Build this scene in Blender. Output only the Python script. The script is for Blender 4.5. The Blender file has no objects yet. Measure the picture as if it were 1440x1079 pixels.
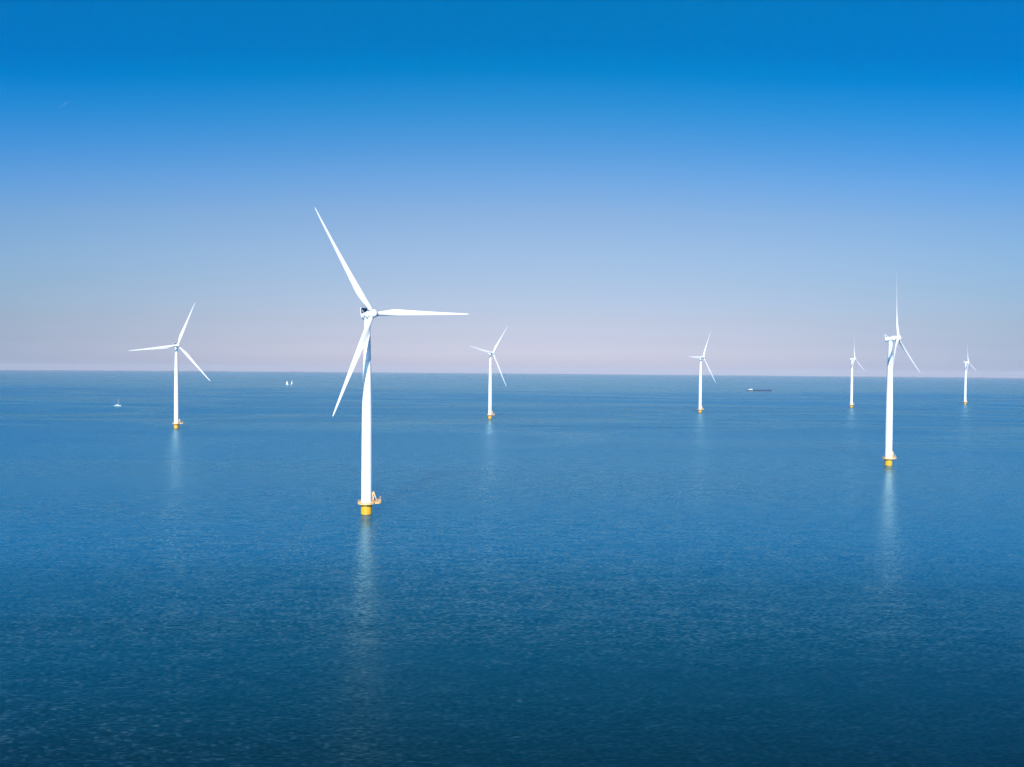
import bpy, bmesh, math, random
from math import sin, cos, tan, pi, radians, sqrt, exp
from mathutils import Vector, Matrix, Euler
random.seed(7)
scene = bpy.context.scene
COL = scene.collection
REARTH = 7.4e6            # effective earth radius (with refraction)
CAM_H = 70.59
FOCAL = 1038.4            # pixels of the 1440 px wide frame
PITCH, ROLL = radians(-1.0348), radians(0.4530)
SUN_BEARING, SUN_ELEV = radians(187.5), radians(35.5)

# ------------------------------------------------------------------ helpers
def link(o, parent=None):
    COL.objects.link(o)
    if parent is not None:
        o.parent = parent
    return o

def mesh_obj(name, bm, mat, parent=None, smooth=40):
    me = bpy.data.meshes.new(name)
    bmesh.ops.recalc_face_normals(bm, faces=bm.faces[:])
    bm.to_mesh(me); bm.free()
    for m in (mat if isinstance(mat, (list, tuple)) else [mat]):
        me.materials.append(m)
    if smooth:
        me.polygons.foreach_set('use_smooth', [True] * len(me.polygons))
        me.set_sharp_from_angle(angle=radians(smooth))
    return link(bpy.data.objects.new(name, me), parent)

def thing(name, loc, label, cat, group=None):
    o = bpy.data.objects.new(name, None)
    o.location = loc
    o.empty_display_size = 2
    tag(o, label, cat, group)
    return link(o)

def tag(o, label=None, cat=None, group=None, kind=None):
    for k, v in (('label', label), ('category', cat), ('group', group), ('kind', kind)):
        if v:
            o[k] = v
    return o

def lathe(bm, prof, seg=48, axis='z', cap0=True, cap1=True, mi=0, centre=(0, 0, 0)):
    rings = []
    for (r, h) in prof:
        ring = []
        for i in range(seg):
            a = 2 * pi * i / seg
            if axis == 'z':
                p = (r * cos(a), r * sin(a), h)
            else:
                p = (h, r * cos(a), r * sin(a))
            ring.append(bm.verts.new(Vector(p) + Vector(centre)))
        rings.append(ring)
    for A, B in zip(rings, rings[1:]):
        for i in range(seg):
            f = bm.faces.new((A[i], A[(i + 1) % seg], B[(i + 1) % seg], B[i])); f.material_index = mi
    if cap0:
        bm.faces.new(rings[0]).material_index = mi
    if cap1:
        bm.faces.new(rings[-1]).material_index = mi

def box(bm, c, s, rot=None, mi=0):
    m = Matrix.Translation(c)
    if rot is not None:
        m = m @ rot.to_4x4()
    vs = [bm.verts.new(m @ Vector((x * s[0] / 2, y * s[1] / 2, z * s[2] / 2)))
          for x in (-1, 1) for y in (-1, 1) for z in (-1, 1)]
    for q in ((0, 1, 3, 2), (4, 6, 7, 5), (0, 4, 5, 1), (2, 3, 7, 6), (0, 2, 6, 4), (1, 5, 7, 3)):
        bm.faces.new([vs[i] for i in q]).material_index = mi

def tube(bm, pts, r, seg=8, closed=False, mi=0):
    pts = [Vector(p) for p in pts]
    n = len(pts); rings = []
    for i, p in enumerate(pts):
        if closed:
            d = pts[(i + 1) % n] - pts[i - 1]
        else:
            d = pts[min(i + 1, n - 1)] - pts[max(i - 1, 0)]
        d.normalize()
        u = d.cross(Vector((0, 0, 1)))
        if u.length < 1e-3:
            u = d.cross(Vector((1, 0, 0)))
        u.normalize(); v = d.cross(u)
        rr = r[i] if isinstance(r, (list, tuple)) else r
        rings.append([bm.verts.new(p + rr * (cos(2 * pi * k / seg) * u + sin(2 * pi * k / seg) * v)) for k in range(seg)])
    for i in range(n if closed else n - 1):
        A, B = rings[i], rings[(i + 1) % n]
        for k in range(seg):
            bm.faces.new((A[k], A[(k + 1) % seg], B[(k + 1) % seg], B[k])).material_index = mi
    if not closed:
        bm.faces.new(rings[0]).material_index = mi; bm.faces.new(rings[-1]).material_index = mi

def prism(bm, outline, z0, z1, mi=0):
    lo = [bm.verts.new((x, y, z0)) for x, y in outline]
    hi = [bm.verts.new((x, y, z1)) for x, y in outline]
    n = len(outline)
    for i in range(n):
        bm.faces.new((lo[i], lo[(i + 1) % n], hi[(i + 1) % n], hi[i])).material_index = mi
    bm.faces.new(lo).material_index = mi; bm.faces.new(hi).material_index = mi

# ------------------------------------------------------------------ materials
def new_mat(name):
    m = bpy.data.materials.new(name); m.use_nodes = True
    nt = m.node_tree
    return m, nt, nt.nodes['Principled BSDF']

def paint(name, col, rough=0.35, var=0.08, scale=0.6, streak=0.0, spec=0.5, metal=0.0):
    """painted surface: slight procedural weathering, optional run-off streaks (stretched along z)"""
    m, nt, b = new_mat(name)
    N, L = nt.nodes, nt.links
    tc = N.new('ShaderNodeTexCoord')
    no = N.new('ShaderNodeTexNoise'); no.inputs['Scale'].default_value = scale
    no.inputs['Detail'].default_value = 5
    mp = N.new('ShaderNodeMapping'); mp.inputs['Scale'].default_value = (1, 1, 0.12 if streak else 1)
    L.new(tc.outputs['Object'], mp.inputs['Vector']); L.new(mp.outputs['Vector'], no.inputs['Vector'])
    ra = N.new('ShaderNodeMapRange')
    ra.inputs['From Min'].default_value = 0.3; ra.inputs['From Max'].default_value = 0.7
    ra.inputs['To Min'].default_value = 1 - var; ra.inputs['To Max'].default_value = 1.0
    L.new(no.outputs['Fac'], ra.inputs['Value'])
    mx = N.new('ShaderNodeVectorMath'); mx.operation = 'SCALE'
    mx.inputs[0].default_value = col
    L.new(ra.outputs['Result'], mx.inputs['Scale'])
    L.new(mx.outputs['Vector'], b.inputs['Base Color'])
    b.inputs['Roughness'].default_value = rough
    b.inputs['Specular IOR Level'].default_value = spec
    b.inputs['Metallic'].default_value = metal
    return m

M_WHITE = paint('turbine white paint', (0.80, 0.80, 0.80), 0.38, 0.05, 0.35, 1)
M_BLADE = paint('blade gelcoat', (0.80, 0.80, 0.80), 0.33, 0.03, 0.2)
M_YELLOW = paint('yellow marine coating', (0.78, 0.38, 0.018), 0.45, 0.16, 0.8, 1)
M_DECK = paint('platform deck', (0.66, 0.44, 0.22), 0.7, 0.2, 1.5)
M_RAIL = paint('pale yellow railing', (0.82, 0.52, 0.22), 0.5, 0.08, 1.2)
M_TRIM = paint('cream edge plate', (0.80, 0.50, 0.20), 0.5, 0.08, 1.0)
M_CORE = paint('radiator core', (0.018, 0.05, 0.10), 0.6, 0.3, 4)
M_GREY = paint('grey steel', (0.30, 0.33, 0.37), 0.5, 0.2, 2)
M_DARK = paint('dark steel', (0.05, 0.055, 0.06), 0.5, 0.2, 2)
M_WEED = paint('wet algae coating', (0.30, 0.17, 0.02), 0.25, 0.4, 1.5)
M_HULLW = paint('white gelcoat hull', (0.80, 0.80, 0.80), 0.25, 0.05, 0.7)
M_SAIL = paint('white sailcloth', (0.82, 0.82, 0.82), 0.8, 0.06, 0.5)
M_MAST = paint('pale aluminium mast', (0.70, 0.72, 0.74), 0.35, 0.05, 2)
M_TEAK = paint('teak deck', (0.33, 0.22, 0.13), 0.7, 0.3, 3)
M_BARGE = paint('dark barge paint', (0.045, 0.07, 0.12), 0.6, 0.3, 0.15)
M_HATCH = paint('blue grey hatch covers', (0.05, 0.075, 0.12), 0.6, 0.25, 0.2)
M_GLASS = paint('dark window glass', (0.02, 0.03, 0.04), 0.08, 0.05, 1)

# ------------------------------------------------------------------ camera
cam_d = bpy.data.cameras.new('camera')
cam = link(bpy.data.objects.new('camera', cam_d))
cam_d.sensor_width = 36.0
cam_d.lens = FOCAL / 1440.0 * 36.0
cam_d.clip_start = 0.5; cam_d.clip_end = 200000
fw = Vector((0, cos(PITCH), sin(PITCH))); rt = Vector((1, 0, 0)); up = rt.cross(fw)
r2 = cos(ROLL) * rt + sin(ROLL) * up; u2 = -sin(ROLL) * rt + cos(ROLL) * up
cm = Matrix((r2, u2, -fw)).transposed().to_4x4(); cm.translation = (0, 0, CAM_H)
cam.matrix_world = cm
scene.camera = cam

def ray(px, py):
    return (fw + r2 * ((px - 720) / FOCAL) + u2 * ((539.5 - py) / FOCAL)).normalized()
def sag(x, y):
    return -(x * x + y * y) / (2 * REARTH)
def on_water(px, py):
    """where the line of sight through a pixel of the photograph meets the water"""
    d = ray(px, py); t = 50.0
    for _ in range(60):
        p = Vector((0, 0, CAM_H)) + d * t
        t += (p.z - sag(p.x, p.y)) / max(1e-4, -d.z) * 0.8
    p = Vector((0, 0, CAM_H)) + d * t
    return Vector((p.x, p.y, sag(p.x, p.y)))

# ------------------------------------------------------------------ sky and sun
EXPOSURE = 0.5            # the photograph is exposed so that the white paint clips
GAIN = 2 ** EXPOSURE
AZ_LIFT, AZ_DARK = 1.3, (-1.5, -0.6, 0.02)
def build_world():
    w = bpy.data.worlds.new('World'); scene.world = w; w.use_nodes = True
    N, L = w.node_tree.nodes, w.node_tree.links
    bg = N['Background']
    sky = N.new('ShaderNodeTexSky'); sky.sky_type = 'NISHITA'; sky.sun_disc = False
    sky.sun_elevation = SUN_ELEV; sky.sun_rotation = SUN_BEARING
    sky.altitude = 0; sky.air_density = 1.0; sky.dust_density = 1.0; sky.ozone_density = 2.0
    tc = N.new('ShaderNodeTexCoord'); sp = N.new('ShaderNodeSeparateXYZ')
    L.new(tc.outputs['Generated'], sp.inputs[0])
    hx = N.new('ShaderNodeVectorMath'); hx.operation = 'MULTIPLY'; hx.inputs[1].default_value = (1, 1, 0)
    L.new(tc.outputs['Generated'], hx.inputs[0])
    hn = N.new('ShaderNodeVectorMath'); hn.operation = 'NORMALIZE'; L.new(hx.outputs[0], hn.inputs[0])
    dt = N.new('ShaderNodeVectorMath'); dt.operation = 'DOT_PRODUCT'; L.new(hn.outputs[0], dt.inputs[0])
    dt.inputs[1].default_value = (0, 1, 0)
    sb = N.new('ShaderNodeMath'); sb.operation = 'SUBTRACT'; sb.inputs[0].default_value = 1; L.new(dt.outputs['Value'], sb.inputs[1])
    mn = N.new('ShaderNodeMath'); mn.operation = 'MINIMUM'; L.new(sb.outputs[0], mn.inputs[0]); mn.inputs[1].default_value = 0.35
    aside = mn.outputs[0]
    asn = N.new('ShaderNodeMath'); asn.operation = 'ARCSINE'; L.new(sp.outputs['Z'], asn.inputs[0])
    el = N.new('ShaderNodeMath'); el.operation = 'MULTIPLY'; L.new(asn.outputs[0], el.inputs[0])
    # 0 at the horizon, 1 overhead; the sky is palest and lowest graded opposite the sun
    aw = N.new('ShaderNodeMath'); aw.operation = 'MULTIPLY_ADD'; L.new(aside, aw.inputs[0])
    aw.inputs[1].default_value = AZ_LIFT * 2 / pi; aw.inputs[2].default_value = 2 / pi
    L.new(aw.outputs[0], el.inputs[1])
    mx = N.new('ShaderNodeMix'); mx.data_type = 'RGBA'; mx.blend_type = 'MULTIPLY'
    mx.inputs['Factor'].default_value = 1.0
    ramp = N.new('ShaderNodeValToRGB'); ramp.color_ramp.interpolation = 'LINEAR'
    els = ramp.color_ramp.elements
    for i, (e, c) in enumerate(SKY_GRADE):
        p = max(0.0, e / 90.0)
        if i == 0:
            q = els[0]; q.position = p
        elif i == 1:
            q = els[1]; q.position = p
        else:
            q = els.new(p)
        q.color = (*c, 1)
    L.new(el.outputs[0], ramp.inputs['Fac'])
    L.new(sky.outputs['Color'], mx.inputs['A']); L.new(ramp.outputs['Color'], mx.inputs['B'])
    dk = N.new('ShaderNodeVectorMath'); dk.operation = 'MULTIPLY_ADD'; L.new(aside, dk.inputs[0])
    dk.inputs[1].default_value = AZ_DARK; dk.inputs[2].default_value = (1, 1, 1)
    sc = N.new('ShaderNodeVectorMath'); sc.operation = 'MULTIPLY'
    L.new(mx.outputs['Result'], sc.inputs[0]); L.new(dk.outputs[0], sc.inputs[1])
    L.new(sc.outputs[0], bg.inputs['Color'])
    bg.inputs['Strength'].default_value = 0.1 / GAIN
SKY_GRADE = [(0.10, (1.438, 1.413, 2.146)),
             (0.59, (1.242, 1.215, 1.873)),
             (2.24, (0.969, 0.907, 1.314)),
             (3.89, (0.939, 0.847, 1.081)),
             (6.62, (0.946, 0.899, 1.030)),
             (9.31, (0.969, 0.977, 1.084)),
             (11.95, (0.906, 1.010, 1.151)),
             (14.54, (0.672, 1.018, 1.285)),
             (17.07, (0.388, 0.977, 1.357)),
             (19.53, (0.145, 0.956, 1.392)),
             (21.91, (0.0, 0.883, 1.408)),
             (23.75, (0.0, 0.799, 1.351)),
             (26.42, (0.0, 0.85, 1.39)),
             (32.00, (0.0, 0.80, 1.38)),
             (40.00, (0.0, 0.607, 1.235)),
             (50.00, (0.45, 0.575, 1.215)),
             (65.00, (0.45, 0.509, 1.085)),
             (80.00, (0.45, 0.411, 0.894))]
build_world()

sd = bpy.data.lights.new('sun', 'SUN'); sd.energy = 5.0; sd.angle = radians(0.5); sd.color = (1.0, 0.94, 0.86)
sun = link(bpy.data.objects.new('sun', sd))
S = Vector((sin(SUN_BEARING) * cos(SUN_ELEV), cos(SUN_BEARING) * cos(SUN_ELEV), sin(SUN_ELEV)))
sun.rotation_euler = S.to_track_quat('Z', 'Y').to_euler(); sun.location = (0, -50, 200)

# ------------------------------------------------------------------ water
def water_material():
    m, nt, b = new_mat('lake water')
    N, L = nt.nodes, nt.links
    geo = N.new('ShaderNodeNewGeometry')
    def math_(op, a, b_=None, c=None):
        n = N.new('ShaderNodeMath'); n.operation = op
        for i, v in enumerate((a, b_, c)):
            if v is None: continue
            if hasattr(v, 'is_linked'): L.new(v, n.inputs[i])
            else: n.inputs[i].default_value = v
        return n.outputs[0]
    def vmath(op, a, b_=None, c=None, scale=None):
        n = N.new('ShaderNodeVectorMath'); n.operation = op
        for i, v in enumerate((a, b_, c)):
            if v is None: continue
            if hasattr(v, 'is_linked'): L.new(v, n.inputs[i])
            else: n.inputs[i].default_value = v
        if scale is not None:
            if hasattr(scale, 'is_linked'): L.new(scale, n.inputs['Scale'])
            else: n.inputs['Scale'].default_value = scale
        return n.outputs[0]
    def noise(rot, sc, scale, detail, rough=0.5, dist=0.0, out='Color'):
        mp = N.new('ShaderNodeMapping'); mp.inputs['Rotation'].default_value = (0, 0, radians(rot))
        mp.inputs['Scale'].default_value = (sc[0], sc[1], 0)
        L.new(geo.outputs['Position'], mp.inputs['Vector'])
        no = N.new('ShaderNodeTexNoise'); no.noise_dimensions = '2D'
        no.inputs['Scale'].default_value = scale; no.inputs['Detail'].default_value = detail
        no.inputs['Roughness'].default_value = rough; no.inputs['Distortion'].default_value = dist
        L.new(mp.outputs['Vector'], no.inputs['Vector'])
        return no.outputs[out]
    # slopes of the wind ripples at three sizes (x along the crests is weaker than y)
    total = None
    for rot, sc, scale, det, amp in ((-5, (0.26, 1.0), 2.6, 3, (0.16, 0.52)),
                                     (8, (0.28, 1.0), 1.05, 2, (0.07, 0.20)),
                                     (13, (0.30, 1.0), 0.32, 1, (0.04, 0.12)),
                                     (-14, (0.50, 1.0), 0.10, 2, (0.02, 0.05))):
        c = noise(rot, sc, scale, det)
        v = vmath('SUBTRACT', c, (0.5, 0.5, 0.5))
        if scale > 1:          # sharpen the smallest ripples into sparse crests
            v = vmath('MULTIPLY', v, vmath('MULTIPLY_ADD', vmath('ABSOLUTE', v), (1.4, 1.4, 0), (0.75, 0.75, 0)))
        v = vmath('MULTIPLY', v, (amp[0], amp[1], 0.0))
        total = v if total is None else vmath('ADD', total, v)
    # thin long streaks and the faint curving lines that boats and currents leave
    p3 = noise(2, (0.035, 1.0), 0.022, 3, 0.6, 0.0, 'Fac')
    p4 = noise(14, (0.35, 1.0), 0.0032, 1, 0.5, 0.8, 'Fac')
    p5 = noise(-9, (0.30, 1.0), 0.0045, 1, 0.5, 0.8, 'Fac')
    # wind patches: calmer and rougher streaks, and the smooth water far out
    p1 = noise(4, (0.25, 1.0), 0.010, 3, 0.55, 0.4, 'Fac')
    p2 = noise(-3, (0.10, 1.0), 0.0035, 4, 0.6, 0.2, 'Fac')
    k1 = N.new('ShaderNodeMapRange'); L.new(p1, k1.inputs['Value'])
    for nm, v in (('From Min', 0.3), ('From Max', 0.7), ('To Min', 0.40), ('To Max', 1.35)): k1.inputs[nm].default_value = v
    k2 = N.new('ShaderNodeMapRange'); L.new(p2, k2.inputs['Value'])
    for nm, v in (('From Min', 0.35), ('From Max', 0.65), ('To Min', 0.6), ('To Max', 1.1)): k2.inputs[nm].default_value = v
    sp = N.new('ShaderNodeSeparateXYZ'); L.new(geo.outputs['Position'], sp.inputs[0])
    wob = math_('MULTIPLY', math_('SUBTRACT', p2, 0.5), 700.0)
    yy = math_('ADD', sp.outputs['Y'], wob)
    yn = math_('ADD', sp.outputs['Y'], math_('MULTIPLY', math_('SUBTRACT', p2, 0.5), 150.0))
    def step(lo, hi, a, b_):
        n = N.new('ShaderNodeMapRange'); n.interpolation_type = 'SMOOTHSTEP'; L.new(yy if lo > 1000 else yn, n.inputs['Value'])
        for nm, v in (('From Min', lo), ('From Max', hi), ('To Min', a), ('To Max', b_)): n.inputs[nm].default_value = v
        return n.outputs['Result']
    calm = math_('MULTIPLY', step(2500, 2800, 1.0, 0.45), step(6500, 9000, 1.0, 1.5))
    amt = math_('MULTIPLY', math_('MULTIPLY', k1.outputs['Result'], k2.outputs['Result']), calm)
    slope = vmath('SCALE', total, None, None, math_('MULTIPLY', amt, step(180, 700, 1.35, 0.9)))
    nrm = vmath('NORMALIZE', vmath('ADD', geo.outputs['Normal'], slope))
    N.remove(b)
    fr = N.new('ShaderNodeFresnel'); fr.inputs['IOR'].default_value = 1.333; L.new(nrm, fr.inputs['Normal'])
    body = N.new('ShaderNodeSubsurfaceScattering'); body.falloff = 'BURLEY'
    # lens vignette painted into the water colour: darker near the camera, bluer further out
    vig_tone = math_('MULTIPLY', step(90, 330, 0.0120, 0.100), math_('MULTIPLY_ADD', math_('SUBTRACT', p2, 0.5), 0.5, 1.0))
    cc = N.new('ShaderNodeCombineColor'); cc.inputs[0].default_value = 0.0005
    L.new(vig_tone, cc.inputs[1]); L.new(math_('MULTIPLY', vig_tone, step(95, 300, 1.60, 2.12)), cc.inputs[2])
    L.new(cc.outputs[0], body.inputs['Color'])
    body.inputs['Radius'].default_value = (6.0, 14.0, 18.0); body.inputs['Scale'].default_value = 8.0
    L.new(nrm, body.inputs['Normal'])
    gl = N.new('ShaderNodeBsdfGlossy'); gl.distribution = 'BECKMANN'
    gl.inputs['Color'].default_value = (0.57, 0.93, 1.0, 1)
    # wind waves are steep along the wind and gentle across it
    gl.inputs['Anisotropy'].default_value = -0.12
    tg = N.new('ShaderNodeCombineXYZ'); tg.inputs[0].default_value = 1.0; L.new(tg.outputs[0], gl.inputs['Tangent'])
    def ridge(p, w):           # thin line where the noise crosses one half
        n = N.new('ShaderNodeMapRange'); n.interpolation_type = 'SMOOTHSTEP'
        L.new(math_('ABSOLUTE', math_('SUBTRACT', p, 0.5)), n.inputs['Value'])
        for nm, v in (('From Min', 0.0), ('From Max', w), ('To Min', 1.0), ('To Max', 0.0)): n.inputs[nm].default_value = v
        return n.outputs['Result']
    def bump_(v, c, w):        # 1 at c, 0 beyond w
        n = N.new('ShaderNodeMapRange'); n.interpolation_type = 'SMOOTHSTEP'
        L.new(math_('ABSOLUTE', math_('SUBTRACT', v, c)), n.inputs['Value'])
        for nm, q in (('From Min', 0.0), ('From Max', w), ('To Min', 1.0), ('To Max', 0.0)): n.inputs[nm].default_value = q
        return n.outputs['Result']
    lines = math_('MULTIPLY', math_('ADD', math_('MULTIPLY', ridge(p4, 0.08), -0.10), math_('MULTIPLY', ridge(p5, 0.06), -0.07)), step(450, 1000, 0.0, 1.0))
    front = math_('MULTIPLY', bump_(math_('ADD', sp.outputs['Y'], math_('MULTIPLY', math_('SUBTRACT', p4, 0.5), 70.0)), 945.0, 16.0), bump_(sp.outputs['X'], 130.0, 330.0))
    fine = math_('ADD', lines, math_('ADD', math_('MULTIPLY', front, 0.16), math_('MULTIPLY', step(300, 900, 0.0, 1.0), math_('MULTIPLY', math_('SUBTRACT', p3, 0.5), 0.13))))
    gust = math_('MULTIPLY_ADD', math_('SUBTRACT', p2, 0.5), 0.16, math_('ADD', fine, math_('MULTIPLY', step(150, 900, 0.23, 0.34), math_('MULTIPLY', step(2500, 2720, 1.0, 0.78), step(6500, 9000, 1.0, 1.1)))))
    L.new(gust, gl.inputs['Roughness'])
    L.new(nrm, gl.inputs['Normal'])
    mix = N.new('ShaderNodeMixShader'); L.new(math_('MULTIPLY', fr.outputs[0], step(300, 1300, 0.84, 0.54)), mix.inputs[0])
    L.new(body.outputs[0], mix.inputs[1]); L.new(gl.outputs[0], mix.inputs[2])
    L.new(mix.outputs[0], N['Material Output'].inputs['Surface'])
    return m

def build_water():
    bm = bmesh.new()
    radii = [0.0]; r = 8.0
    while r < 36000:
        radii.append(r); r *= 1.03
    seg = 240
    c = bm.verts.new((0, 0, 0)); prev = None
    for r in radii[1:]:
        ring = [bm.verts.new((r * sin(2 * pi * i / seg), r * cos(2 * pi * i / seg), -r * r / (2 * REARTH))) for i in range(seg)]
        for i in range(seg):
            j = (i + 1) % seg
            if prev is None:
                bm.faces.new((c, ring[i], ring[j]))
            else:
                bm.faces.new((prev[i], ring[i], ring[j], prev[j]))
        prev = ring
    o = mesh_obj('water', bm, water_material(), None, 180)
    for p in o.data.polygons:
        if p.normal.z < 0: p.flip()
    tag(o, 'calm blue lake water with fine wind ripples reaching to the horizon', 'water', kind='structure')
build_water()

# ------------------------------------------------------------------ wind turbines
OVER, TILT, YAW0, HUB0 = 5.32, radians(6.45), 134.39, 96.0
DECK_Z = 5.45
LOBE_B = radians(68); LOBE_D, LOBE_R, RING_R = 5.25, 2.1, 4.15
LX, LY = sin(LOBE_B), cos(LOBE_B)

def platform_outline(off=0.0, n=96):
    """round deck with a round landing bay joined on by short tangents"""
    pts = []
    R1, R2 = RING_R - off, LOBE_R - off
    lc = Vector((LX, LY)) * LOBE_D
    for i in range(n):
        a = 2 * pi * i / n
        d = Vector((cos(a), sin(a)))
        r = R1
        b = d.dot(lc); q = b * b - (lc.length_squared - R2 * R2)
        if q > 0 and b > 0:
            r = max(r, b + sqrt(q))
        # neck of the bay
        ang = abs((a - (pi / 2 - LOBE_B) + pi) % (2 * pi) - pi)
        if ang < 0.5:
            w = R2 * 0.98
            if abs(sin(ang)) * r <= w and cos(ang) > 0:
                pass
        pts.append((d.x * r, d.y * r))
    return pts

def blade_mesh(prebend_total):
    # (radius, chord, thickness/chord, twist deg, circle-ness)
    st = [(1.3, 2.25, 1.0, 13, 1), (2.6, 2.25, 1.0, 13, 1), (4.2, 2.35, .94, 13, .85), (6.2, 2.85, .72, 13, .5),
          (8.5, 3.4, .54, 12, .22), (10.8, 3.8, .42, 10.5, .06), (13.0, 3.9, .36, 9, 0), (17, 3.55, .30, 6.8, 0),
          (23, 3.0, .26, 4.6, 0), (28, 2.55, .24, 3.2, 0), (33, 2.15, .22, 2.1, 0), (38, 1.70, .2, 1.2, 0), (43, 1.40, .19, .5, 0),
          (47.5, 1.10, .18, 0, 0), (51, .82, .18, -.4, 0), (53, .56, .18, -.5, 0), (53.8, .30, .18, -.5, 0), (54.0, .1, .2, -.5, 0)]
    bm = bmesh.new(); rings = []; n = 14
    for (r, c, t, tw, ci) in st:
        ring = []
        for k in range(2 * n):
            u = k / n  # 0..2 around
            th = pi * u
            x = 0.5 * (1 + cos(th))            # 1 at trailing edge, 0 at leading edge
            side = 1 if u <= 1 else -1
            yt = 5 * t * (0.2969 * sqrt(x) - 0.126 * x - 0.3516 * x ** 2 + 0.2843 * x ** 3 - 0.1036 * x ** 4)
            camb = 0.05 * 4 * x * (1 - x) * (1 - ci)
            yf = camb + side * yt * (1.0 if side > 0 else 0.85)
            yc = 0.5 * t * sin(th)
            pa = 0.3 * (1 - ci) + 0.5 * ci
            y = yf * (1 - ci) + yc * ci
            c_ = c * (0.85 if r > 7 else 0.92)
            cx, cy = (pa - x) * c_, -y * c_        # along chord (+ = leading edge), + = upwind
            b = radians(tw - 5.0)
            X = sin(b) * cx + cos(b) * cy; Y = cos(b) * cx - sin(b) * cy
            s = r / 54.0
            X += prebend_total * (0.5 * s + 0.5 * s * s)
            ring.append(bm.verts.new((X, Y, r)))
        rings.append(ring)
    for A, B in zip(rings, rings[1:]):
        for i in range(2 * n):
            bm.faces.new((A[i], A[(i + 1) % (2 * n)], B[(i + 1) % (2 * n)], B[i]))
    bm.faces.new(rings[0]); bm.faces.new(rings[-1])
    return bm

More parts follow.
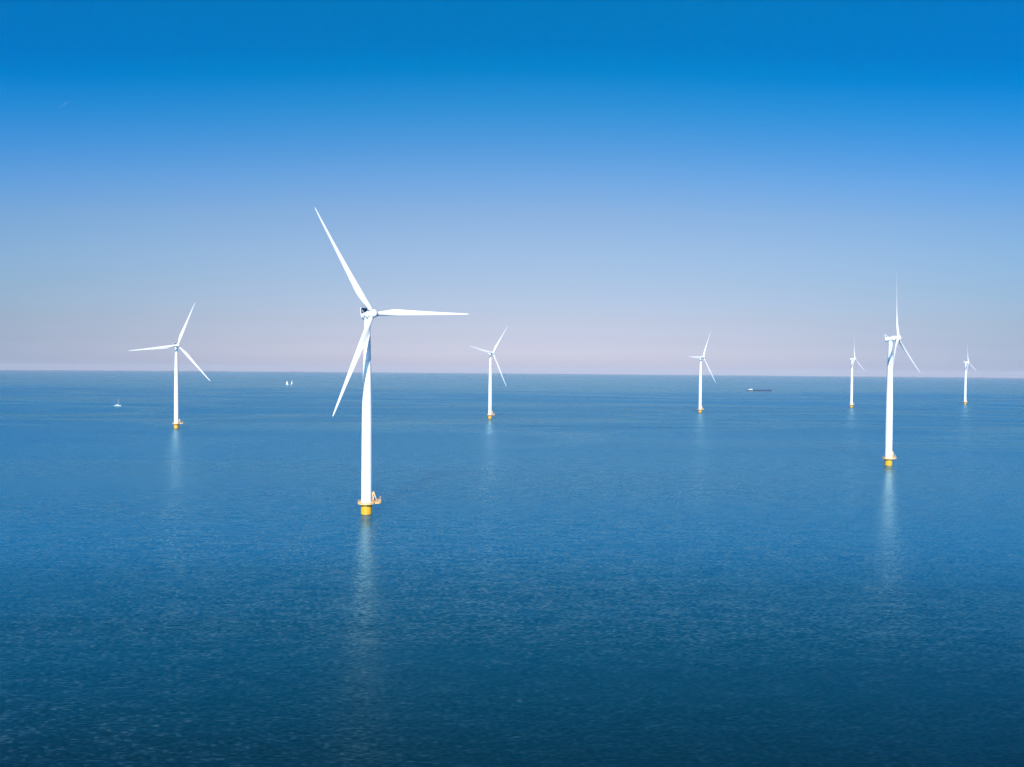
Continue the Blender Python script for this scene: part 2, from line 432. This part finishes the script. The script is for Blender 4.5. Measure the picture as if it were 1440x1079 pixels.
def make_turbine(label, group):
    root = thing('wind_turbine', (0, 0, 0), label, 'wind turbine', group)
    P = {}
    # yellow foundation
    bm = bmesh.new()
    lathe(bm, [(2.62, -4), (2.62, 0.12)], 56, mi=1, cap1=False)
    lathe(bm, [(2.63, 0.12), (2.63, 4.55), (2.85, 4.62), (2.85, 4.82), (2.63, 4.9), (2.63, 5.0)], 56, cap0=False)
    f = mesh_obj('foundation', bm, [M_YELLOW, M_WEED], root); P['foundation'] = f
    for ang in (195, 215, 240, 290, 320):
        bm = bmesh.new(); a = radians(ang)
        box(bm, (2.7 * cos(a), 2.7 * sin(a), 3.95), (0.22, 0.35, 0.25), Matrix.Rotation(a, 3, 'Z'))
        mesh_obj('bracket', bm, M_DARK, f)
    # platform
    bm = bmesh.new()
    prism(bm, platform_outline(), DECK_Z - 0.34, DECK_Z)
    for k in range(12):        # cantilever ribs under the deck
        a = 2 * pi * k / 12
        p = [(2.6, DECK_Z - 1.0), (2.6, DECK_Z - .35), (RING_R - .15, DECK_Z - .35), (RING_R - .15, DECK_Z - .5)]
        t = Vector((-sin(a), cos(a), 0)) * 0.06; d = Vector((cos(a), sin(a), 0))
        v = [[bm.verts.new(d * r + Vector((0, 0, z)) + t * s) for r, z in p] for s in (-1, 1)]
        bm.faces.new(v[0]); bm.faces.new(v[1])
        for i in range(4):
            bm.faces.new((v[0][i], v[0][(i + 1) % 4], v[1][(i + 1) % 4], v[1][i]))
    pf = mesh_obj('platform', bm, M_DECK, root); P['platform'] = pf
    bm = bmesh.new()
    o1, o2 = platform_outline(-0.02), platform_outline(0.03)
    n = len(o1)
    va = [[bm.verts.new((x, y, z)) for x, y in o] for o, z in ((o1, DECK_Z - .4), (o1, DECK_Z + .16), (o2, DECK_Z + .16), (o2, DECK_Z - .4))]
    for q in range(4):
        for i in range(n):
            bm.faces.new((va[q][i], va[q][(i + 1) % n], va[(q + 1) % 4][(i + 1) % n], va[(q + 1) % 4][i]))
    mesh_obj('edge_plate', bm, M_TRIM, pf)
    bm = bmesh.new(); o3 = platform_outline(0.1)
    for z in (0.42, 0.78, 1.15):
        tube(bm, [(x, y, DECK_Z + z) for x, y in o3[::1]], 0.07 if z > 1 else 0.05, 6, True)
    for x, y in o3[::2]:
        tube(bm, [(x, y, DECK_Z + 0.01), (x, y, DECK_Z + 1.14)], 0.035, 6)
    mesh_obj('railing', bm, M_RAIL, pf)
    # davit crane folded down towards the bay
    def bay(d, s, z):          # d metres along the bay direction, s across
        return Vector((LX * d - LY * s, LY * d + LX * s, DECK_Z + z))
    bm = bmesh.new()
    tube(bm, [bay(2.95, -1.0, 0.0), bay(2.95, -1.0, 3.9)], 0.24, 14)
    tube(bm, [bay(2.95, -1.0, 3.9), bay(2.95, -1.0, 5.0)], 0.34, 14)
    box(bm, bay(2.95, -1.0, 0.06), (0.9, 0.9, 0.1))
    cr = mesh_obj('davit_crane', bm, M_RAIL, root)
    bm = bmesh.new()
    tube(bm, [bay(2.85, -1.0, 5.1), bay(3.25, -1.05, 5.2), bay(4.0, -1.1, 3.0), bay(4.75, -1.15, 1.2)], [0.3, 0.32, 0.26, 0.16], 10)
    mesh_obj('jib', bm, M_RAIL, cr)
    bm = bmesh.new()
    tube(bm, [bay(3.05, -1.0, 1.5), bay(3.75, -1.06, 3.3)], 0.12, 8)
    box(bm, bay(3.2, -1.0, 2.4), (0.7, 0.55, 1.4))
    mesh_obj('winch', bm, M_GREY, cr)
    bm = bmesh.new()
    box(bm, bay(3.7, 0.6, 0.55), (1.2, 0.8, 1.1), Matrix.Rotation(pi / 2 - LOBE_B, 3, 'Z'))
    mesh_obj('equipment_box', bm, M_RAIL, pf)
    bm = bmesh.new()
    tube(bm, [bay(6.6, -0.4, 0.0), bay(6.6, -0.4, 2.3)], 0.1, 8)
    lathe(bm, [(0.05, 2.3), (0.2, 2.35), (0.2, 2.7), (0.08, 2.8)], 12, centre=bay(6.6, -0.4, 0))
    mesh_obj('marker_lantern', bm, M_TRIM, pf)
    # tower
    prof = [(2.56, 5.0), (2.56, 20), (2.51, 33), (2.43, 46), (2.29, 55), (2.10, 64), (1.88, 73), (1.67, 82), (1.50, 89), (1.44, 93.4)]
    def rad(z):
        for (a, za), (b, zb) in zip(prof, prof[1:]):
            if za <= z <= zb:
                return a + (b - a) * (z - za) / (zb - za)
        return prof[-1][0]
    bm = bmesh.new(); lathe(bm, prof, 64)
    for z in (5.2, 26, 50, 72):     # section flanges
        r = rad(z)
        lathe(bm, [(r + .003, z - .09), (r + .035, z - .06), (r + .035, z + .06), (r + .003, z + .09)], 64, cap0=False, cap1=False)
    tw = mesh_obj('tower', bm, M_WHITE, root); P['tower'] = tw
    bm = bmesh.new()
    da = pi / 2 - LOBE_B + radians(24)
    box(bm, (2.57 * cos(da), 2.57 * sin(da), 6.7), (0.12, 0.95, 2.2), Matrix.Rotation(da, 3, 'Z'))
    mesh_obj('door', bm, M_GREY, tw)
    # nacelle (local x = upwind)
    bm = bmesh.new()
    lathe(bm, [(1.35, -3.45), (1.60, -3.38), (1.70, -3.15), (1.74, -2.7), (1.84, 1.35), (1.88, 1.40), (2.08, 1.48), (2.12, 1.7),
               (2.12, 3.0), (2.04, 3.25), (1.80, 3.32), (1.80, 3.5)], 56, 'x')
    lathe(bm, [(1.42, -2.6), (1.5, -1.9), (1.55, -1.2)], 40, 'z', True, False)   # neck to the yaw bearing
    na = mesh_obj('nacelle', bm, M_WHITE, root); P['nacelle'] = na
    bm = bmesh.new()
    zc, hh, ww = 2.55, 3.1, 3.8
    for sgn in (-1, 1):
        box(bm, (-2.95, sgn * (ww / 2 - .09), zc), (0.42, 0.18, hh))
    box(bm, (-2.95, 0, zc + hh / 2 + .09), (0.42, ww, 0.18)); box(bm, (-2.95, 0, zc - hh / 2 - .09), (0.42, ww, 0.18))
    box(bm, (-2.95, 0, zc), (0.3, 0.12, hh - 0.01))
    for sgn in (-1, 1):
        tube(bm, [(-2.8, sgn * 1.2, 3.2), (-1.2, sgn * 1.0, 1.4)], 0.07, 8)
    cp = mesh_obj('cooling_panel', bm, M_WHITE, na)
    bm = bmesh.new()
    for sgn in (-1, 1):
        w2 = (ww - .36 - .12) / 2
        for k in range(12):
            box(bm, (-2.95, sgn * (.06 + w2 / 2), zc - hh / 2 + hh * (k + .5) / 12), (0.22, w2 - .01, hh / 12 * .97))
    mesh_obj('radiator_core', bm, M_CORE, cp)
    for sy in (-0.9, 0.9):
        bm = bmesh.new()
        tube(bm, [(-2.95, sy, 4.2), (-2.95, sy, 5.3)], 0.045, 8)
        tube(bm, [(-2.95, sy - .3, 5.25), (-2.95, sy + .3, 5.25)], 0.04, 8)
        mesh_obj('wind_sensor', bm, M_GREY, cp)
    # hub (local x upwind, centre at origin)
    bm = bmesh.new()
    lathe(bm, [(1.75, -1.75), (1.98, -1.6), (2.05, -0.9), (2.05, 0.5), (1.98, 1.0), (1.75, 1.5), (1.35, 1.88), (0.8, 2.1), (0.3, 2.18), (.02, 2.2)], 48, 'x')
    hb = mesh_obj('hub', bm, M_BLADE, root); P['hub'] = hb
    bl = mesh_obj('blade', blade_mesh(54 * tan(radians(4.25))), M_BLADE, root, 60); P['blade'] = bl
    bm = bmesh.new(); lathe(bm, [(1.13, 1.95), (1.26, 1.98), (1.26, 2.3), (1.13, 2.33)], 32, cap0=False, cap1=False)
    mesh_obj('blade_collar', bm, M_GREY, bl)
    return root, P

def children(o):
    return [c for c in bpy.data.objects if c.parent == o]
def copy_tree(o, parent=None):
    c = o.copy(); COL.objects.link(c)
    if parent is not None:
        c.parent = parent
        c.matrix_parent_inverse = Matrix()
    for ch in children(o):
        copy_tree(ch, c)
    return c

TG = 'white wind turbines standing in the lake'
TURB = [
 # x, y, azimuth, yaw offset, hub offset, rotor scale, label
 (-70.48, 358.96, -32.22, 5.12, 1.17, 1.020, 'largest and nearest white wind turbine, one blade level to the right, left of centre'),
 (-390.02, 858.04, 21.48, 3.49, 0.37, 1.010, 'leftmost white wind turbine, one blade pointing left, single sailing boat to its left'),
 (-31.71, 1073.87, 39.20, -3.50, -0.54, 0.984, 'small white wind turbine just beyond the level blade tip of the nearest turbine'),
 (326.11, 1278.32, 29.37, 0.88, -0.12, 0.983, 'far white wind turbine standing left of the long dark barge'),
 (695.84, 1512.37, -0.56, -1.80, 3.34, 0.95, 'tiny far wind turbine close to the left of the tall right hand turbine'),
 (288.79, 564.63, 1.48, -4.47, 1.24, 0.963, 'second largest wind turbine, tall at right, blade upright and rotor seen almost edge-on'),
 (1052.72, 1714.67, -6.57, 0.27, 1.64, 0.95, 'rightmost and farthest tiny wind turbine near the edge of the photo'),
]
proto, PP = make_turbine(TURB[0][6], TG)
spare_blade = PP['blade']
def base_name(o):
    return o.name.split('.')[0]
def pose_turbine(root, x, y, az, dy, dh, rs, label):
    root.location = (x, y, sag(x, y)); root['label'] = label
    H = HUB0 + dh
    M = Matrix.Translation((0, 0, H - OVER * sin(TILT))) @ Matrix.Rotation(radians(90 - (YAW0 + dy)), 4, 'Z') @ Matrix.Rotation(-TILT, 4, 'Y')
    for c in children(root):
        n = base_name(c)
        if n == 'tower':
            k = (H - OVER * sin(TILT) - 1.95 - 5.0) / (93.4 - 5.0)
            c.matrix_local = Matrix.Translation((0, 0, 5.0)) @ Matrix.Diagonal((1, 1, k, 1)) @ Matrix.Translation((0, 0, -5.0))
        elif n == 'nacelle':
            c.matrix_local = M
        elif n == 'hub':
            c.matrix_local = M @ Matrix.Translation((OVER, 0, 0))
        elif n == 'blade':
            c.matrix_local = M @ Matrix.Translation((OVER, 0, 0)) @ Matrix.Rotation(-radians(az + 120 * c['turn']), 4, 'X') @ Matrix.Diagonal((1, 1, rs, 1))
spare_blade['turn'] = 0
for k in (1, 2):
    b = copy_tree(spare_blade, proto); b['turn'] = k
roots = [proto] + [copy_tree(proto) for _ in TURB[1:]]
for rt_, t in zip(roots, TURB):
    pose_turbine(rt_, *t)
for o in bpy.data.objects:
    if 'turn' in o.keys():
        del o['turn']

# ------------------------------------------------------------------ boats
def hull_bm(L, B, D, mi=0, sheer=0.25):
    """sailing yacht hull along +x (bow), waterline at z=0, lofted sections"""
    bm = bmesh.new(); rings = []
    n = 15
    for i in range(n):
        s = i / (n - 1)
        x = -L / 2 + L * s
        w = B / 2 * (1 - abs((s - .42) / .62) ** 2.4) if s < .99 else 0.03
        w = max(w, 0.04) if s > .5 else max(w, B * .32)
        z1 = D + sheer * (2 * s - .8) ** 2
        keel = -0.5 * (1 - (2 * s - 1) ** 2) - .02
        ring = [bm.verts.new((x, w * a, k)) for a, k in ((-1, z1), (-.93, z1 * .45), (-.6, -.05), (0, keel), (.6, -.05), (.93, z1 * .45), (1, z1))]
        rings.append(ring)
    for A, B_ in zip(rings, rings[1:]):
        for i in range(6):
            bm.faces.new((A[i], A[i + 1], B_[i + 1], B_[i]))
        bm.faces.new((A[6], A[0], B_[0], B_[6]))
    bm.faces.new(rings[0]); bm.faces.new(rings[-1])
    return bm

def sail_bm(pts, belly, nrm):
    """triangular sail luff-bottom, luff-top, clew with belly and cloth thickness"""
    a, t, c = [Vector(p) for p in pts]; nrm = Vector(nrm)
    bm = bmesh.new(); n = 8; grid = []
    for side in (0, 1):
        g = []
        for i in range(n + 1):
            u = i / n; row = []
            for j in range(n + 1):
                v = j / n
                p = (a + (t - a) * u) * (1 - v) + (c + (t - c) * u) * v
                q = belly * sin(pi * v) * (1 - u) ** .6 * (0.4 + u)
                row.append(bm.verts.new(p + nrm * (q + side * 0.03)))
            g.append(row)
        grid.append(g)
    for g in grid:
        for i in range(n):
            for j in range(n):
                bm.faces.new((g[i][j], g[i][j + 1], g[i + 1][j + 1], g[i + 1][j]))
    for i in range(n):
        bm.faces.new((grid[0][i][0], grid[0][i + 1][0], grid[1][i + 1][0], grid[1][i][0]))
        bm.faces.new((grid[0][i][n], grid[0][i + 1][n], grid[1][i + 1][n], grid[1][i][n]))
        bm.faces.new((grid[0][0][i], grid[0][0][i + 1], grid[1][0][i + 1], grid[1][0][i]))
    return bm

def make_yacht(loc, heading, L, mast_h, sails, label, group):
    root = thing('sailboat', loc, label, 'sailboat', group)
    root.rotation_euler = (0, 0, radians(heading))
    B, D = L * .31, L * .105
    hull = mesh_obj('hull', hull_bm(L, B, D), M_HULLW, root)
    bm = bmesh.new()
    prism(bm, [(-L * .16, -B * .27), (L * .16, -B * .24), (L * .25, 0), (L * .16, B * .24), (-L * .16, B * .27)], D + .02, D + .55)
    bmesh.ops.bevel(bm, geom=bm.edges[:], offset=0.08, segments=2, affect='EDGES')
    cab = mesh_obj('cabin', bm, M_HULLW, hull)
    for s in (-1, 1):
        bm = bmesh.new()
        box(bm, (0, s * (B * .262), D + .33), (L * .2, 0.03, 0.16))
        mesh_obj('cabin_window', bm, M_GLASS, cab)
    bm = bmesh.new(); box(bm, (-L * .31, 0, D + .05), (L * .24, B * .5, .08)); mesh_obj('cockpit', bm, M_TEAK, hull)
    mx = L * .09
    bm = bmesh.new(); tube(bm, [(mx, 0, D), (mx, 0, D + mast_h)], [0.17, 0.11], 10)
    for z in (.45, .72):
        tube(bm, [(mx, -B * .3, D + mast_h * z), (mx, B * .3, D + mast_h * z)], 0.04, 6)
    mesh_obj('mast', bm, M_MAST, root)
    bm = bmesh.new()
    for p in ((L * .49, 0), (-L * .49, 0), (mx, B * .45), (mx, -B * .45)):
        tube(bm, [(p[0], p[1], D + .1), (mx, 0, D + mast_h * .985)], 0.02, 5)
    mesh_obj('rigging', bm, M_GREY, root)
    bs = 0.0 if not sails else sails
    be = Vector((mx - L * .40 * cos(bs), L * .40 * sin(bs), D + 1.35))
    bm = bmesh.new(); tube(bm, [(mx - .1, 0, D + 1.3), be], 0.09, 8); mesh_obj('boom', bm, M_MAST, root)
    nr = Vector((sin(bs), cos(bs), 0))
    if sails:
        mesh_obj('mainsail', sail_bm([(mx - .15, 0, D + 1.5), (mx - .15, 0, D + mast_h * .97), be + Vector((0, 0, .15))], .5, nr), M_SAIL, root, 60)
        mesh_obj('jib', sail_bm([(L * .47, 0, D + .4), (mx + .5, 0, D + mast_h * .86), (mx - L * .1, L * .1, D + 1.0)], .5, nr), M_SAIL, root, 60)
    else:
        bm = bmesh.new(); tube(bm, [(mx - .2, 0, D + 1.55), (mx - L * .2, 0, D + 1.62), be + Vector((.1, 0, .2))], [.24, .22, .12], 10)
        mesh_obj('furled_sail', bm, M_SAIL, root)
    return root

SG = 'sailing boats on the lake'
make_yacht(on_water(165.5, 571.2), 8, 11.5, 13.5, 0, 'lone white sailing boat with bare mast, left of the leftmost turbine', SG)
make_yacht(on_water(404.2, 541.3), 160, 15.5, 18.0, 0.35, 'left one of the two sailing boats under white sails near the horizon', SG)
make_yacht(on_water(410.6, 541.1), 75, 13.0, 18.0, 0.9, 'right one of the two sailing boats under white sails, seen end-on', SG)

def make_barge():
    p0, p1 = on_water(1051.2, 549.9), on_water(1085.6, 549.7)
    c = (p0 + p1) / 2; d = p1 - p0; L = d.length
    root = thing('cargo_barge', (c.x, c.y, sag(c.x, c.y)), 'long low dark cargo barge with white wheelhouse at its left end', 'barge')
    root.rotation_euler = (0, 0, math.atan2(d.y, d.x))
    B = 11.4
    out = [(-L / 2, -B * .36), (-L / 2 + 4, -B / 2), (L * .40, -B / 2), (L * .455, -B * .38), (L * .49, -B * .16), (L / 2, 0),
           (L * .49, B * .16), (L * .455, B * .38), (L * .40, B / 2), (-L / 2 + 4, B / 2), (-L / 2, B * .36)]
    bm = bmesh.new(); n = len(out)
    lo = [bm.verts.new((x * .985, y * .95, -1.5)) for x, y in out]
    hi = [bm.verts.new((x, y, 2.6 + (1.6 if x > L * .4 else 0) + (.9 if x < -L * .4 else 0))) for x, y in out]
    for i in range(n):
        bm.faces.new((lo[i], lo[(i + 1) % n], hi[(i + 1) % n], hi[i]))
    bm.faces.new(lo)
    bmesh.ops.triangle_fill(bm, edges=[bm.edges.get((hi[i], hi[(i + 1) % n])) for i in range(n)])
    hull = mesh_obj('hull', bm, M_BARGE, root, 30)
    bm = bmesh.new(); box(bm, (L * .06, 0, 3.3), (L * .62, B * .8, 1.5)); mesh_obj('coaming', bm, M_BARGE, hull)
    for k in range(9):
        bm = bmesh.new(); x = L * (-.22 + .07 * k)
        box(bm, (x, 0, 4.25), (L * .068, B * .82, .4)); mesh_obj('hatch_cover', bm, M_HATCH, root)
    bm = bmesh.new()
    box(bm, (-L * .395, 0, 4.6), (L * .15, B * .74, 2.8))
    box(bm, (-L * .365, 0, 7.3), (L * .055, B * .52, 2.5))
    box(bm, (-L * .365, 0, 8.65), (L * .065, B * .6, .16))
    wh = mesh_obj('wheelhouse', bm, M_HULLW, root)
    bm = bmesh.new(); box(bm, (-L * .365, 0, 7.7), (L * .0555, B * .53, .9)); mesh_obj('wheelhouse_window', bm, M_GLASS, wh)
    bm = bmesh.new()
    for k in range(7):
        box(bm, (-L * .455 + k * 2.1, 0, 4.9), (1.1, B * .745, .8))
    mesh_obj('cabin_window', bm, M_GLASS, wh)
    bm = bmesh.new(); tube(bm, [(-L * .35, 0, 8.7), (-L * .35, 0, 12)], .1, 8); box(bm, (-L * .35, 0, 11), (.1, 2.2, .1)); mesh_obj('radar_mast', bm, M_MAST, root)
    bm = bmesh.new(); tube(bm, [(L * .46, 0, 4.2), (L * .46, 0, 8)], .12, 8); mesh_obj('bow_mast', bm, M_MAST, root)
make_barge()

# ------------------------------------------------------------------ far shore
def far_shore(name, px0, px1, dist, hmax, seed, label):
    rng = random.Random(seed)
    a0, a1 = math.atan((px0 - 720) / FOCAL), math.atan((px1 - 720) / FOCAL)
    n = 220; bm = bmesh.new()
    ph = [(rng.uniform(0, 6.28), rng.uniform(6, 60), rng.uniform(.2, 1)) for _ in range(9)]
    rows = []
    for i in range(n + 1):
        s = i / n; a = a0 + (a1 - a0) * s
        e = min(1, s * 6, (1 - s) * 6)
        h = sum(w * sin(p + f * s * 3) for p, f, w in ph) / 3 * .5 + .5 + rng.uniform(-.18, .18)
        h = hmax * e * max(.15, h)
        row = []
        for k, (dd, zz) in enumerate(((0, -2), (60, h * .5), (160, h), (900, h * .9), (1500, -2))):
            r = dist + dd; x, y = r * sin(a), r * cos(a)
            row.append(bm.verts.new((x, y, sag(x, y) + zz)))
        rows.append(row)
    for A, B in zip(rows, rows[1:]):
        for k in range(4):
            bm.faces.new((A[k], A[k + 1], B[k + 1], B[k]))
    o = mesh_obj(name, bm, M_SHORE, None, 30)
    tag(o, label, 'shore', kind='structure')
M_SHORE = paint('wooded shore', (0.05, 0.07, 0.05), 0.9, 0.4, 0.01)
far_shore('far_shore', -60, 500, 24500, 15, 3, 'low hazy wooded shoreline on the left horizon')
far_shore('far_shore', 1190, 1500, 25500, 13, 8, 'low hazy wooded shoreline on the right horizon')

# ------------------------------------------------------------------ contrail
def contrail():
    d = ray(90, 147.5); d2 = ray(96, 143.5); d1 = ray(83, 152)
    t = 30000
    o3 = Vector((0, 0, CAM_H)); a, b = o3 + d1 * t, o3 + d2 * t
    bm = bmesh.new(); n = 14
    tube(bm, [a + (b - a) * (i / n) for i in range(n + 1)], [2 + 15 * (i / n) ** .7 * (1 if i < n - 1 else .5) for i in range(n + 1)], 12)
    m, nt, bs = new_mat('thin ice cloud')
    bs.inputs['Base Color'].default_value = (.75, .85, .95, 1); bs.inputs['Roughness'].default_value = 1; bs.inputs['Specular IOR Level'].default_value = 0
    bs.inputs['Alpha'].default_value = 0.04
    o = mesh_obj('contrail', bm, m, None, 180)
    tag(o, 'short faint white contrail high in the blue sky at upper left', 'contrail')
contrail()

# ------------------------------------------------------------------ haze
def haze():
    bm = bmesh.new()
    x, z0, z1 = 37000.0, -96.0, 160.0
    box(bm, (0, 0, (z0 + z1) / 2), (2 * x, 2 * x, z1 - z0))
    m = bpy.data.materials.new('haze'); m.use_nodes = True
    nt = m.node_tree; nt.nodes.clear()
    out = nt.nodes.new('ShaderNodeOutputMaterial'); v = nt.nodes.new('ShaderNodeVolumePrincipled')
    v.inputs['Color'].default_value = (0.58, 0.64, 0.76, 1); v.inputs['Density'].default_value = HAZE
    v.inputs['Anisotropy'].default_value = -0.2
    nt.links.new(v.outputs[0], out.inputs['Volume'])
    o = mesh_obj('haze', bm, m, None, 0)
    tag(o, 'pale thin haze over the lake, thickest towards the horizon', 'haze', kind='stuff')
HAZE = 2.9e-5
USE_HAZE = True
if USE_HAZE:
    haze()

# ------------------------------------------------------------------ render settings
vs = scene.view_settings
vs.view_transform = 'Standard'; vs.look = 'None'; vs.exposure = EXPOSURE; vs.gamma = 1
scene.cycles.max_bounces = 6
scene.cycles.volume_bounces = 0
scene.cycles.use_denoising = True
scene.cycles.denoiser = 'OPENIMAGEDENOISE'
scene.cycles.denoising_input_passes = 'RGB_ALBEDO_NORMAL'
